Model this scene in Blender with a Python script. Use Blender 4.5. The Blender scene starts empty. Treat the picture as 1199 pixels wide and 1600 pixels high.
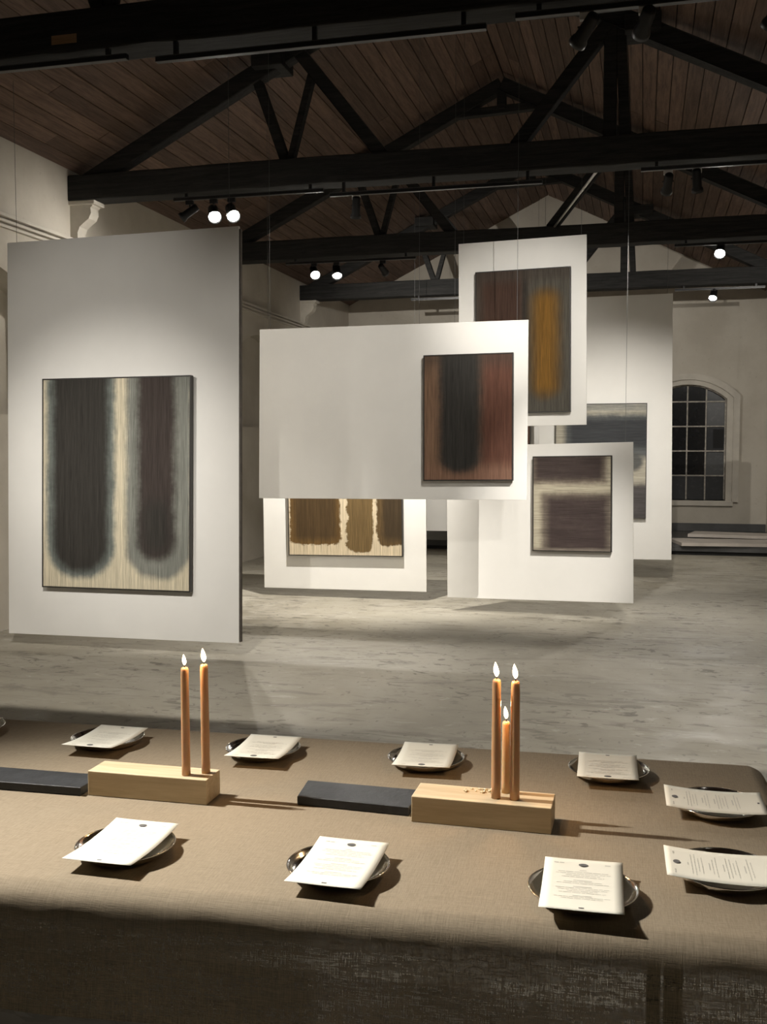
import bpy, bmesh, math, random
from mathutils import Vector, Matrix, Euler
random.seed(7)
SC = bpy.context.scene
COL = SC.collection
PI = math.pi

# ------------------------------------------------------------------ camera, world, exposure
cam_data = bpy.data.cameras.new('camera')
cam = bpy.data.objects.new('camera', cam_data)
COL.objects.link(cam)
cam.location = (0, 0, 1.52)
cam.rotation_euler = (PI / 2 - math.atan(100 / 1600), 0, math.radians(14.2))
cam_data.sensor_fit = 'VERTICAL'
cam_data.sensor_height = 36.0
cam_data.lens = 36.0
cam_data.clip_start = 0.02
cam_data.clip_end = 200
SC.camera = cam

world = bpy.data.worlds.new('night_sky')
SC.world = world
world.use_nodes = True
world.node_tree.nodes['Background'].inputs[0].default_value = (0.30, 0.27, 0.26, 1)
world.node_tree.nodes['Background'].inputs[1].default_value = 0.02

SC.view_settings.view_transform = 'Standard'
SC.view_settings.look = 'None'
SC.view_settings.exposure = 0.0
SC.view_settings.gamma = 1.0
SC.view_settings.use_curve_mapping = False

WARM = (1.0, 0.95, 0.87)
# name, location, target, power (W), cone (deg), blend; all built as track spotlights, some only added fill
SPOTS = [
    # over the table, on the truss above it
    ('table_a', (-3.20, 2.05, 3.64), (-0.90, 1.45, .74), 1000, 39, 1.),
    ('table_b', (-2.98, 2.05, 3.64), (-0.45, 1.75, .74), 290, 48, 1.),
    ('board_1', (-4.60, 2.05, 3.62), (-3.78, 6.90, 1.40), 520, 28, 1.),
    ('fill_board_0', (-4.20, 2.05, 3.62), (-3.98, 6.90, 2.20), 270, 34, 1.),  # unseen fill lamp, added to lift the dim top of the board
    ('fill_floor_l', (-2.00, 2.05, 3.62), (-3.70, 5.90, 0.0), 860, 60, 1.),  # unseen lamp added to brighten the left floor
    ('fill_floor_m', (1.10, 2.05, 3.62), (0.95, 6.10, 0.0), 560, 76, 1.),  # likewise added, brightens the floor on the right
    # first visible truss, aimed at the boards
    ('fill_wall_l', (-3.95, 8.57, 3.62), (-5.15, 8.20, 2.7), 45, 140, 1.),  # added wash that brightens the left wall, not one of the board lamps
    ('board_2', (-0.31, 5.42, 3.64), (-2.50, 8.30, 1.70), 250, 60, 1.),
    ('board_4', (-0.02, 5.42, 3.65), (-1.02, 9.30, 2.40), 560, 38, 1.),
    ('board_5', (0.60, 5.42, 3.65), (-0.95, 9.30, 0.35), 1000, 26, 1.),
    ('board_3', (-2.41, 8.57, 3.58), (-2.95, 9.90, 0.65), 850, 76, .9),
    ('board_6', (0.16, 8.57, 3.62), (-0.30, 12.2, 1.10), 500, 54, 1.),
    ('floor_r', (0.38, 8.57, 3.63), (0.75, 10.6, 0.0), 70, 90, 1.0),
    # lamps turned back towards the table
    ('back_a', (-3.72, 8.57, 3.60), (-1.3, 4.4, 0.0), 135, 80, .8),
    ('back_b', (-3.55, 8.57, 3.60), (-0.9, 4.8, 0.0), 135, 80, .8),
    ('back_c', (-3.84, 11.80, 3.62), (-1.4, 7.4, 0.0), 150, 84, .8),
    ('back_d', (-3.56, 11.80, 3.62), (-2.4, 9.2, 0.0), 110, 84, .8),
    ('back_e', (0.78, 11.80, 3.66), (0.1, 6.9, 0.0), 170, 84, .8),
    ('back_f', (0.92, 15.10, 3.66), (0.2, 12.0, 0.0), 110, 84, .8),
    ('fill_wall_c', (-3.00, 11.82, 3.62), (-2.3, 17.8, 1.4), 420, 110, 1.),  # added wash lamp to brighten the gable wall
    ('fill_wall_r', (1.75, 11.82, 3.62), (1.0, 17.8, 1.4), 240, 100, 1.),  # second added wash for the gable, on the window side
]

# ------------------------------------------------------------------ node helpers
def new_mat(name):
    m = bpy.data.materials.new(name); m.use_nodes = True
    nt = m.node_tree
    return m, nt, nt.nodes['Principled BSDF']

class G:
    """tiny wrapper to write node maths in one line"""
    def __init__(s, nt): s.nt = nt
    def n(s, t, **kw):
        nd = s.nt.nodes.new(t)
        for k, v in kw.items(): setattr(nd, k, v)
        return nd
    def plug(s, sock, v):
        if isinstance(v, bpy.types.NodeSocket): s.nt.links.new(v, sock)
        elif v is not None: sock.default_value = v
    def m(s, op, a, b=None, c=None, clamp=False):
        nd = s.n('ShaderNodeMath', operation=op); nd.use_clamp = clamp
        s.plug(nd.inputs[0], a)
        if b is not None: s.plug(nd.inputs[1], b)
        if c is not None: s.plug(nd.inputs[2], c)
        return nd.outputs[0]
    def mix(s, f, a, b, mode='MIX'):
        nd = s.n('ShaderNodeMix', data_type='RGBA', blend_type=mode)
        s.plug(nd.inputs[0], f)
        for i, v in ((6, a), (7, b)):
            if isinstance(v, tuple) and len(v) == 3: v = v + (1,)
            s.plug(nd.inputs[i], v)
        return nd.outputs[2]
    def step(s, v, a, b, lo=0., hi=1.):
        nd = s.n('ShaderNodeMapRange', interpolation_type='SMOOTHSTEP')
        s.plug(nd.inputs[0], v)
        for i, x in zip((1, 2, 3, 4), (a, b, lo, hi)): nd.inputs[i].default_value = x
        return nd.outputs[0]
    def coord(s, kind='Object', scale=(1, 1, 1)):
        tc = s.n('ShaderNodeTexCoord'); mp = s.n('ShaderNodeMapping')
        mp.inputs['Scale'].default_value = scale
        s.nt.links.new(tc.outputs[kind], mp.inputs[0])
        return mp.outputs[0]
    def noise(s, vec, scale, detail=4, rough=.55, dist=0.):
        nd = s.n('ShaderNodeTexNoise')
        s.plug(nd.inputs['Vector'], vec)
        nd.inputs['Scale'].default_value = scale; nd.inputs['Detail'].default_value = detail
        nd.inputs['Roughness'].default_value = rough; nd.inputs['Distortion'].default_value = dist
        return nd.outputs[0]
    def bump(s, h, strength, dist, bsdf):
        b = s.n('ShaderNodeBump'); b.inputs['Strength'].default_value = strength
        b.inputs['Distance'].default_value = dist
        s.plug(b.inputs['Height'], h); s.nt.links.new(b.outputs[0], bsdf.inputs['Normal'])

def plain(name, col, rough=.6, metal=0., noise=0., scale=8., bump=0., spec=.5):
    m, nt, b = new_mat(name); g = G(nt)
    b.inputs['Roughness'].default_value = rough; b.inputs['Metallic'].default_value = metal
    b.inputs['Specular IOR Level'].default_value = spec
    v = g.coord()
    n = g.noise(v, scale, 5, .6)
    dark = tuple(c * (1 - noise) for c in col)
    g.plug(b.inputs['Base Color'], g.mix(g.step(n, .35, .7), dark, col))
    if bump: g.bump(n, bump, .01, b)
    return m

def emit(name, col, power):
    m = bpy.data.materials.new(name); m.use_nodes = True
    nt = m.node_tree; nt.nodes.clear()
    e = nt.nodes.new('ShaderNodeEmission'); o = nt.nodes.new('ShaderNodeOutputMaterial')
    e.inputs[0].default_value = col + (1,); e.inputs[1].default_value = power
    nt.links.new(e.outputs[0], o.inputs[0]); return m

def wood(name, light, dark, rough=.6, axis=0, per_object=.0, bump=.15, spec=.4, gs=1.0):
    m, nt, b = new_mat(name); g = G(nt)
    sc = [14., 14., 14.]; sc[axis] = 1.0
    v = g.coord('Object', tuple(x * gs for x in sc))
    n = g.noise(v, 2.2, 6, .6, .6); fine = g.noise(v, 12, 3, .6)
    c = g.mix(g.step(n, .3, .72), dark, light)
    c = g.mix(.25, c, g.mix(g.step(fine, .35, .65), dark, light))
    if per_object:
        oi = g.n('ShaderNodeObjectInfo')
        f = g.m('MULTIPLY_ADD', oi.outputs['Random'], per_object, 1 - per_object / 2)
        cb = g.n('ShaderNodeCombineColor')
        for i in range(3): g.plug(cb.inputs[i], f)
        c = g.mix(1.0, c, cb.outputs[0], 'MULTIPLY')
    g.plug(b.inputs['Base Color'], c)
    b.inputs['Roughness'].default_value = rough; b.inputs['Specular IOR Level'].default_value = spec
    if bump: g.bump(n, bump, .005, b)
    return m

M = {}
def build_materials():
    # floor: old polished concrete with dark scrapes and paler patches
    m, nt, b = new_mat('old_concrete'); g = G(nt); M['floor'] = m
    v = g.coord()
    big = g.noise(v, .45, 5, .6, .8); mid = g.noise(v, 2.2, 7, .65, .5)
    fl = g.noise(g.coord('Object', (1.0, 1.9, 1)), 6.5, 6, .62, .9)
    fl2 = g.noise(g.coord('Object', (1.5, 1.0, 1)), 13., 4, .6, .4)
    st = g.noise(g.coord('Object', (.8, 3.2, 1)), 1.6, 7, .66, 1.2)
    zone = g.noise(v, .8, 3, .5)
    c = g.mix(g.step(big, .3, .7), (.232, .208, .158), (.372, .343, .278))
    c = g.mix(g.step(mid, .35, .7, 0, .5), c, (.43, .405, .350))
    c = g.mix(g.step(st, .52, .66, 0, .55), c, (.165, .148, .118))
    c = g.mix(g.m('MULTIPLY', g.step(fl, .56, .63, 0, .75), g.step(zone, .40, .58, .15, 1.)), c, (.105, .094, .074))
    c = g.mix(g.step(fl2, .62, .68, 0, .5), c, (.12, .108, .088))
    c = g.mix(g.step(fl, .40, .30, 0, .5), c, (.50, .475, .42))
    g.plug(b.inputs['Base Color'], c)
    g.plug(b.inputs['Roughness'], g.step(mid, .3, .7, .42, .68))
    b.inputs['Specular IOR Level'].default_value = .35
    g.bump(mid, .25, .01, b)
    # limewashed wall
    m, nt, b = new_mat('limewash_plaster'); g = G(nt); M['wall'] = m
    v = g.coord(); n = g.noise(v, 1.3, 6, .6); f = g.noise(v, 14, 5, .6)
    c = g.mix(g.step(n, .3, .7), (.46, .42, .355), (.55, .51, .44))
    c = g.mix(g.step(f, .62, .72, 0, .3), c, (.36, .32, .26))
    g.plug(b.inputs['Base Color'], c); b.inputs['Roughness'].default_value = .9
    g.bump(f, .35, .01, b)
    M['moulding'] = plain('plaster_moulding', (.60, .56, .49), .85, noise=.12, scale=5, bump=.1)
    M['board'] = plain('white_board', (.80, .785, .75), .75, noise=.03, scale=3, bump=.02, spec=.2)
    M['edge_shade'] = plain('shaded_board_edge', (.10, .085, .07), .8, noise=.3, scale=20)  # dark tone stands for the shade on a board's side face
    M['roof_board'] = wood('stained_roof_board', (.175, .112, .082), (.075, .048, .036), .75, 1, .55, .2)
    M['truss'] = wood('blackened_beam', (.036, .035, .033), (.014, .014, .014), .8, 0, 0, .4, .2)
    M['steel_track'] = plain('dark_track_metal', (.03, .03, .03), .35, .6)
    M['lip'] = plain('grey_track_lip', (.10, .10, .10), .45, .5)
    M['black'] = plain('black_metal', (.012, .012, .013), .45, .3)
    M['white_plastic'] = plain('white_plastic', (.7, .7, .68), .5)
    M['steel'] = plain('brushed_steel', (.55, .53, .50), .35, 1.)
    M['plate'] = plain('polished_steel', (.78, .76, .73), .13, 1., noise=.1, scale=30)
    M['wire'] = plain('thin_wire', (.09, .09, .09), .7)
    M['slate'] = plain('black_slate', (.020, .022, .026), .55, noise=.45, scale=25, bump=.25)
    M['oak'] = wood('pale_oak', (.68, .56, .38), (.50, .385, .235), .6, 0, 0, .1, .3)
    M['paper'] = plain('cream_card', (.79, .775, .68), .7, noise=.02, scale=4, spec=.2)
    M['ink'] = plain('grey_ink', (.52, .51, .46), .8)
    M['ink_dark'] = plain('dark_ink', (.10, .10, .10), .8)
    M['platform'] = plain('grey_platform_boarding', (.075, .075, .075), .5, noise=.3, scale=3, bump=.1)
    M['platform_dark'] = plain('black_toe_recess', (.01, .01, .01), .8)
    M['plank'] = plain('white_plank', (.50, .45, .40), .7, noise=.2, scale=3)
    M['frame'] = plain('dark_tray_frame', (.020, .016, .013), .5, noise=.2, scale=12)
    M['muntin'] = plain('flaking_grey_paint', (.52, .48, .42), .7, noise=.45, scale=18, bump=.2)
    M['worn'] = wood('bare_beam_patch', (.30, .19, .10), (.20, .12, .06), .8, 0)
    M['wax_drip'] = plain('clear_wax_drip', (.70, .60, .40), .25)
    M['table'] = wood('brown_table_board', (.20, .145, .09), (.14, .10, .06), .6, 0)
    # wax
    m, nt, b = new_mat('beeswax'); g = G(nt); M['wax'] = m
    tc = g.n('ShaderNodeTexCoord')
    n = g.noise(g.coord('Object', (1, 1, .25)), 60, 3, .5)
    g.plug(b.inputs['Base Color'], g.mix(n, (.50, .275, .135), (.58, .35, .19)))
    b.inputs['Roughness'].default_value = .42
    b.inputs['Subsurface Weight'].default_value = .35
    b.inputs['Subsurface Radius'].default_value = (.012, .005, .002)
    b.inputs['Subsurface Scale'].default_value = 1.0
    m2 = m.copy(); M['wax_pale'] = m2; m2.name = 'pale_beeswax'
    for nd in m2.node_tree.nodes:
        if nd.type == 'MIX':
            nd.inputs[6].default_value = (.62, .42, .21, 1); nd.inputs[7].default_value = (.68, .48, .27, 1)
    M['flame'] = emit('candle_flame', (1.0, .74, .42), 14.)
    M['flame_core'] = emit('flame_core', (1.0, .93, .78), 30.)
    M['lens'] = emit('lit_lamp_lens', (1.0, .96, .88), 260.)
    M['lens_dim'] = emit('lit_lamp_lens_narrow', (1.0, .95, .86), 60.)
    # linen cloth, loosely woven so that light behind shows through
    m, nt, b = new_mat('brown_linen'); g = G(nt); M['linen'] = m
    v = g.coord()
    wx = g.noise(g.coord('Object', (700, 60, 60)), 1, 2, .5); wy = g.noise(g.coord('Object', (60, 700, 700)), 1, 2, .5)
    slub = g.noise(g.coord('Object', (14, 420, 420)), 1, 3, .6); slubv = g.noise(g.coord('Object', (420, 14, 14)), 1, 3, .6)
    w = g.m('ADD', g.m('MULTIPLY', wx, .5), g.m('MULTIPLY', wy, .5))
    w2 = g.m('ADD', g.m('MULTIPLY', slub, .5), g.m('MULTIPLY', slubv, .5))
    ww = g.m('ADD', g.m('MULTIPLY', w, .5), g.m('MULTIPLY', w2, .5))
    c = g.mix(g.step(ww, .38, .62), (.225, .184, .130), (.300, .248, .178))
    g.plug(b.inputs['Base Color'], c); b.inputs['Roughness'].default_value = .9
    b.inputs['Specular IOR Level'].default_value = .15
    g.bump(ww, .5, .002, b)
    tr = g.n('ShaderNodeBsdfTransparent'); mx = g.n('ShaderNodeMixShader')
    big = g.noise(g.coord('Object', (5, 5, 26)), 1, 5, .65)
    hf = g.noise(g.coord('Object', (60, 60, 900)), 1, 2, .5); vf = g.noise(g.coord('Object', (900, 900, 60)), 1, 2, .5)
    thr = g.m('ADD', g.m('MULTIPLY', g.m('ADD', g.m('MULTIPLY', hf, .5), g.m('MULTIPLY', vf, .5)), .55), g.m('MULTIPLY', w2, .45))
    sz = g.n('ShaderNodeSeparateXYZ'); nt.links.new(g.n('ShaderNodeTexCoord').outputs['Object'], sz.inputs[0])
    hole = g.m('MULTIPLY', g.step(thr, .55, .44, 0, .52), g.step(big, .30, .60, .35, 1.0))
    hole = g.m('MULTIPLY', hole, g.step(sz.outputs[2], -.02, -.07))   # the top lies on a felt underlay
    g.plug(mx.inputs[0], hole)
    nt.links.new(b.outputs[0], mx.inputs[1]); nt.links.new(tr.outputs[0], mx.inputs[2])
    nt.links.new(mx.outputs[0], nt.nodes['Material Output'].inputs[0])
    # window glass over a black night
    for nm, col, r in (('night_glass', (.012, .012, .013), .12), ('dusty_glass', (.06, .062, .065), .35), ('grey_glass', (.030, .032, .036), .2)):
        m, nt, b = new_mat(nm); g = G(nt); M[nm] = m
        n = g.noise(g.coord(), 14, 5, .7)
        g.plug(b.inputs['Base Color'], g.mix(g.step(n, .5, .75), col, tuple(c * 1.7 for c in col)))
        b.inputs['Roughness'].default_value = r
build_materials()

# ------------------------------------------------------------------ mesh helpers
def finish(name, bm, mat, parent=None, smooth=False):
    me = bpy.data.meshes.new(name)
    bm.normal_update(); bm.to_mesh(me); bm.free()
    for mm in (mat if isinstance(mat, (list, tuple)) else [mat]): me.materials.append(mm)
    if smooth:
        for p in me.polygons: p.use_smooth = True
    o = bpy.data.objects.new(name, me); COL.objects.link(o)
    if parent: o.parent = parent
    return o

def tag(o, label=None, cat=None, group=None, kind=None):
    if label: o['label'] = label
    if cat: o['category'] = cat
    if group: o['group'] = group
    if kind: o['kind'] = kind
    return o

def empty(name, loc=(0, 0, 0), rot=(0, 0, 0)):
    o = bpy.data.objects.new(name, None); COL.objects.link(o)
    o.location = loc; o.rotation_euler = rot; o.empty_display_size = .1
    return o

def box(bm, x0, x1, y0, y1, z0, z1, bevel=0., mat=None):
    r = bmesh.ops.create_cube(bm, size=1)
    vs = r['verts']
    for v in vs:
        v.co = Vector(((x0 + x1) / 2 + v.co.x * (x1 - x0), (y0 + y1) / 2 + v.co.y * (y1 - y0), (z0 + z1) / 2 + v.co.z * (z1 - z0)))
    if bevel:
        es = list({e for v in vs for e in v.link_edges})
        bmesh.ops.bevel(bm, geom=es, offset=bevel, segments=2, affect='EDGES', profile=.6)
    return vs

def bar(bm, a, b, w, h, up=Vector((0, 1, 0))):
    """rectangular timber from a to b; w is its size along `up`, h across it"""
    a = Vector(a); b = Vector(b); d = (b - a); L = d.length; d.normalize()
    s = up.normalized(); t = d.cross(s).normalized(); s = t.cross(d).normalized()
    mt = Matrix((d, s, t)).transposed().to_4x4(); mt.translation = (a + b) / 2
    r = bmesh.ops.create_cube(bm, size=1)
    for v in r['verts']:
        v.co = mt @ Vector((v.co.x * L, v.co.y * w, v.co.z * h))
    es = list({e for v in r['verts'] for e in v.link_edges})
    bmesh.ops.bevel(bm, geom=es, offset=min(w, h) * .06, segments=1, affect='EDGES')

def tube(bm, a, b, r, seg=8, r2=None):
    a = Vector(a); b = Vector(b); d = b - a; L = d.length
    q = d.to_track_quat('Z', 'Y').to_matrix().to_4x4(); q.translation = (a + b) / 2
    bmesh.ops.create_cone(bm, cap_ends=True, segments=seg, radius1=r, radius2=r if r2 is None else r2, depth=L, matrix=q)

def lathe(bm, prof, seg=32, center=(0, 0, 0)):
    rings = []
    for r, z in prof:
        if r < 1e-6: rings.append([bm.verts.new((center[0], center[1], center[2] + z))])
        else: rings.append([bm.verts.new((center[0] + r * math.cos(2 * PI * i / seg), center[1] + r * math.sin(2 * PI * i / seg), center[2] + z)) for i in range(seg)])
    for A, B in zip(rings, rings[1:]):
        for i in range(seg):
            j = (i + 1) % seg
            if len(A) == 1 and len(B) == 1: continue
            if len(A) == 1: bm.faces.new((A[0], B[j], B[i]))
            elif len(B) == 1: bm.faces.new((A[i], A[j], B[0]))
            else: bm.faces.new((A[i], A[j], B[j], B[i]))
    bmesh.ops.recalc_face_normals(bm, faces=bm.faces)

def prism(bm, pts, axis, a, b):
    """extrude a 2-D outline along an axis ('x','y') from a to b"""
    def P(p, t): return (t, p[0], p[1]) if axis == 'x' else ((p[0], t, p[1]) if axis == 'y' else (p[0], p[1], t))
    A = [bm.verts.new(P(p, a)) for p in pts]; B = [bm.verts.new(P(p, b)) for p in pts]
    bm.faces.new(A); bm.faces.new(B[::-1])
    n = len(pts)
    for i in range(n):
        j = (i + 1) % n
        bm.faces.new((A[j], A[i], B[i], B[j]))
    bmesh.ops.recalc_face_normals(bm, faces=bm.faces)

# ------------------------------------------------------------------ dimensions of the hall
UL, UR, RIDGE = -5.15, 1.98, -1.62      # side walls and ridge
V0, V1 = -5.6, 17.8                      # wall behind us, gable wall in front
def ceil_z(u): return 5.80 - .495 * abs(u - RIDGE)
def raft_z(u): return 5.64 - .500 * abs(u - RIDGE)
TRUSS_V = [-.9, 2.3, 5.5, 8.65, 11.9, 15.2]
CHORD0, CHORD1 = 3.785, 4.015

# ------------------------------------------------------------------ floor
bm = bmesh.new(); box(bm, UL - .3, UR + .3, V0 - .3, V1 + .3, -.12, 0)
tag(finish('floor', bm, M['floor']), kind='structure')

# ------------------------------------------------------------------ walls
def arch_pts(c, half, z0, zs, rise, n=14):
    """outline of an opening with a segmental arch, counter-clockwise from bottom left"""
    R = (half * half + rise * rise) / (2 * rise); zc = zs + rise - R
    a0 = math.asin(half / R)
    top = [(c + R * math.sin(a0 - 2 * a0 * i / n), zc + R * math.cos(a0 - 2 * a0 * i / n)) for i in range(n + 1)]
    return [(c - half, z0), (c + half, z0)] + top

def wall_with_openings(bm, place, t0, t1, topf, openings, depth, back=True):
    """place(t, z, d) maps along-wall, height and depth behind the face to 3-D"""
    cur = t0
    def face(ps, d=0): bm.faces.new([bm.verts.new(place(t, z, d)) for t, z in ps])
    for c, half, z0, zs, rise in openings:
        face([(cur, 0), (c - half, 0), (c - half, topf(c - half)), (cur, topf(cur))])
        face([(c - half, 0), (c + half, 0), (c + half, z0), (c - half, z0)])
        out = arch_pts(c, half, z0, zs, rise)
        top = out[2:]
        for (a, za), (b, zb) in zip(top, top[1:]):
            face([(a, za), (a, topf(a)), (b, topf(b)), (b, zb)])
        n = len(out)
        for i in range(n):
            p, q = out[i], out[(i + 1) % n]
            bm.faces.new([bm.verts.new(place(*p, 0)), bm.verts.new(place(*p, depth)), bm.verts.new(place(*q, depth)), bm.verts.new(place(*q, 0))])
        if back: face(out, depth)
        cur = c + half
    # last run, split where the roof line breaks
    brk = [cur] + [x for x in (RIDGE,) if cur < x < t1 and topf(x) > topf(t1)] + [t1]
    for a, b in zip(brk, brk[1:]): face([(a, 0), (b, 0), (b, topf(b)), (a, topf(a))])

LTOP = ceil_z(UL)
bm = bmesh.new()
niches = [(v, .98, 1.80, 2.78, .30) for v in (.7, 3.9, 7.0, 10.2, 13.5)]
wall_with_openings(bm, lambda t, z, d: (UL - d, t, z), V0, V1, lambda t: LTOP + .1, niches, .22)
bmesh.ops.recalc_face_normals(bm, faces=bm.faces)
tag(finish('wall_left', bm, M['wall']), kind='structure')

bm = bmesh.new(); box(bm, UR, UR + .25, V0, V1, 0, ceil_z(UR) + .1)
tag(finish('wall_right', bm, M['wall']), kind='structure')
bm = bmesh.new(); prism(bm, [(UL - .2, 0), (UR + .2, 0), (UR + .2, ceil_z(UR) + .05), (RIDGE, 5.85), (UL - .2, ceil_z(UL) + .05)], 'y', V0 - .25, V0)
tag(finish('wall_rear', bm, M['platform']), kind='structure')

# gable wall with one arched window
WC, WH, WZ0, WZS, WR = .71, .62, .65, 2.33, .24
bm = bmesh.new()
cur = UL
face = lambda ps, d=0.: bm.faces.new([bm.verts.new((t, V1 + d, z)) for t, z in ps])
ctop = lambda t: ceil_z(t) + .06
face([(UL, 0), (RIDGE, 0), (RIDGE, ctop(RIDGE)), (UL, ctop(UL))])
face([(RIDGE, 0), (WC - WH, 0), (WC - WH, ctop(WC - WH)), (RIDGE, ctop(RIDGE))])
out = arch_pts(WC, WH, WZ0, WZS, WR)
face([(WC - WH, 0), (WC + WH, 0), (WC + WH, WZ0), (WC - WH, WZ0)])
for (a, za), (b, zb) in zip(out[2:], out[3:]): face([(a, za), (a, ctop(a)), (b, ctop(b)), (b, zb)])
for i in range(len(out)):
    p, q = out[i], out[(i + 1) % len(out)]
    bm.faces.new([bm.verts.new((p[0], V1, p[1])), bm.verts.new((p[0], V1 + .22, p[1])), bm.verts.new((q[0], V1 + .22, q[1])), bm.verts.new((q[0], V1, q[1]))])
face([(WC + WH, 0), (UR, 0), (UR, ctop(UR)), (WC + WH, ctop(WC + WH))])
bmesh.ops.recalc_face_normals(bm, faces=bm.faces)
tag(finish('wall_back', bm, M['wall']), kind='structure')

# window: surround, sill, glazing bars, panes
win = empty('window_1', (0, V1, 0)); tag(win, kind='structure')
def ring(bm, outer, inner, y0, y1):
    n = len(outer)
    for i in range(n):
        if i == 0: continue                                    # open at the foot
        j = (i + 1) % n
        vs = [(outer[i], y0), (outer[j], y0), (inner[j], y0), (inner[i], y0), (outer[i], y1), (outer[j], y1), (inner[j], y1), (inner[i], y1)]
        V = [bm.verts.new((p[0], y, p[1])) for p, y in vs]
        for q in ((0, 1, 2, 3), (4, 7, 6, 5), (0, 4, 5, 1), (3, 2, 6, 7)): bm.faces.new([V[k] for k in q])
bm = bmesh.new()
o1 = arch_pts(WC, WH + .20, WZ0 - .02, WZS + .06, WR + .12); i1 = arch_pts(WC, WH + .10, WZ0 - .02, WZS + .02, WR + .06)
ring(bm, o1, i1, -.060, 0)
o2 = i1; i2 = arch_pts(WC, WH, WZ0 - .02, WZS, WR)
ring(bm, o2, i2, -.018, 0)
bmesh.ops.recalc_face_normals(bm, faces=bm.faces)
finish('window_surround', bm, M['moulding'], win)
bm = bmesh.new(); box(bm, WC - WH - .18, WC + WH + .12, -.06, .16, WZ0 - .09, WZ0, .012)
finish('window_sill', bm, M['moulding'], win)
cols = [.09, .40, .71, 1.01, 1.33]
rows = [.65, 1.06, 1.47, 1.88, 2.29]
def arch_z(t, half=WH, zs=WZS, rise=WR):
    R = (half * half + rise * rise) / (2 * rise)
    return zs + rise - R + math.sqrt(max(0, R * R - (t - WC) ** 2))
YB = .12
for x in cols[1:-1]:
    bm = bmesh.new(); box(bm, x - .011, x + .011, YB - .02, YB + .012, WZ0, arch_z(x)); finish('glazing_bar', bm, M['muntin'], win)
for z in rows[1:]:
    bm = bmesh.new(); box(bm, cols[0], cols[-1], YB - .017, YB + .010, z - .011, z + .011); finish('glazing_bar', bm, M['muntin'], win)
bm = bmesh.new()
ring(bm, arch_pts(WC, WH, WZ0, WZS, WR), arch_pts(WC, WH - .025, WZ0 + .02, WZS, WR - .02), YB - .02, YB + .02)
bmesh.ops.recalc_face_normals(bm, faces=bm.faces)
finish('casement_frame', bm, M['muntin'], win)
for ci in range(4):
    for ri in range(5):
        x0, x1 = cols[ci] + .008, cols[ci + 1] - .008
        z0 = rows[ri] + .006
        bm = bmesh.new()
        if ri < 4: box(bm, x0, x1, YB + .012, YB + .017, z0, rows[ri + 1] - .006)
        else:
            k = 5; xs = [x0 + (x1 - x0) * i / k for i in range(k + 1)]
            prism(bm, [(x0, z0), (x1, z0)] + [(x, arch_z(x) - .004) for x in xs[::-1]], 'y', YB + .012, YB + .017)
        gm = 'night_glass'
        if ci == 3: gm = {4: 'grey_glass', 3: 'dusty_glass', 2: 'grey_glass', 1: 'dusty_glass', 0: 'grey_glass'}[ri]
        elif ri == 0: gm = 'grey_glass'
        finish('pane', bm, M[gm], win)
bm = bmesh.new(); box(bm, 1.13, 1.29, YB + .002, YB + .012, 1.52, 1.83)
tag(finish('pane_patch', bm, M['platform_dark'], win), 'black square of board covering part of one pane')

# cornice moulding along the left wall, as two reeds and a fillet
for nme, off, z0, z1 in (('trim_1', .055, 3.415, 3.445), ('trim_2', .040, 3.375, 3.400), ('trim_3', .028, 3.335, 3.358)):
    bm = bmesh.new(); box(bm, UL, UL + off, V0, V1, z0, z1, .006)
    tag(finish(nme, bm, M['moulding']), kind='structure')

# ------------------------------------------------------------------ ceiling boards
ceil = empty('ceiling', (0, 0, 0)); tag(ceil, kind='structure')
bm = bmesh.new()
prism(bm, [(UL - .3, ceil_z(UL - .3) + .035), (RIDGE, 5.835), (UR + .3, ceil_z(UR + .3) + .035), (UR + .3, ceil_z(UR + .3) + .2), (RIDGE, 6.05), (UL - .3, ceil_z(UL - .3) + .2)], 'y', V0, V1 + .3)
finish('roof_deck', bm, M['platform_dark'], ceil)
BW = .145; slope = math.atan(.495); Ls = (RIDGE - UL + .1) / math.cos(slope)
nb = int(Ls / BW) + 1
for side in (-1, 1):
    for i in range(nb):
        jut = random.uniform(0, .006)
        segs = sorted(random.sample(range(1, 5), 2))
        cuts = [V0, V0 + 4.4 * segs[0] + random.uniform(-.8, .8), V0 + 4.4 * segs[1] + random.uniform(-.8, .8), V1]
        for a, b in zip(cuts, cuts[1:]):
            s0 = .01 + i * BW; s1 = s0 + BW - .009
            us = [RIDGE + side * s * math.cos(slope) for s in (s0, s1)]
            if max(abs(u - RIDGE) for u in us) > RIDGE - UL + .08: continue
            bm = bmesh.new()
            j2 = jut + random.uniform(0, .004)
            prism(bm, [(us[0], ceil_z(us[0]) - j2), (us[1], ceil_z(us[1]) - j2), (us[1], ceil_z(us[1]) + .026), (us[0], ceil_z(us[0]) + .026)], 'y', a + .003, b - .003)
            o = finish('board', bm, M['roof_board'], ceil)

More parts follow.
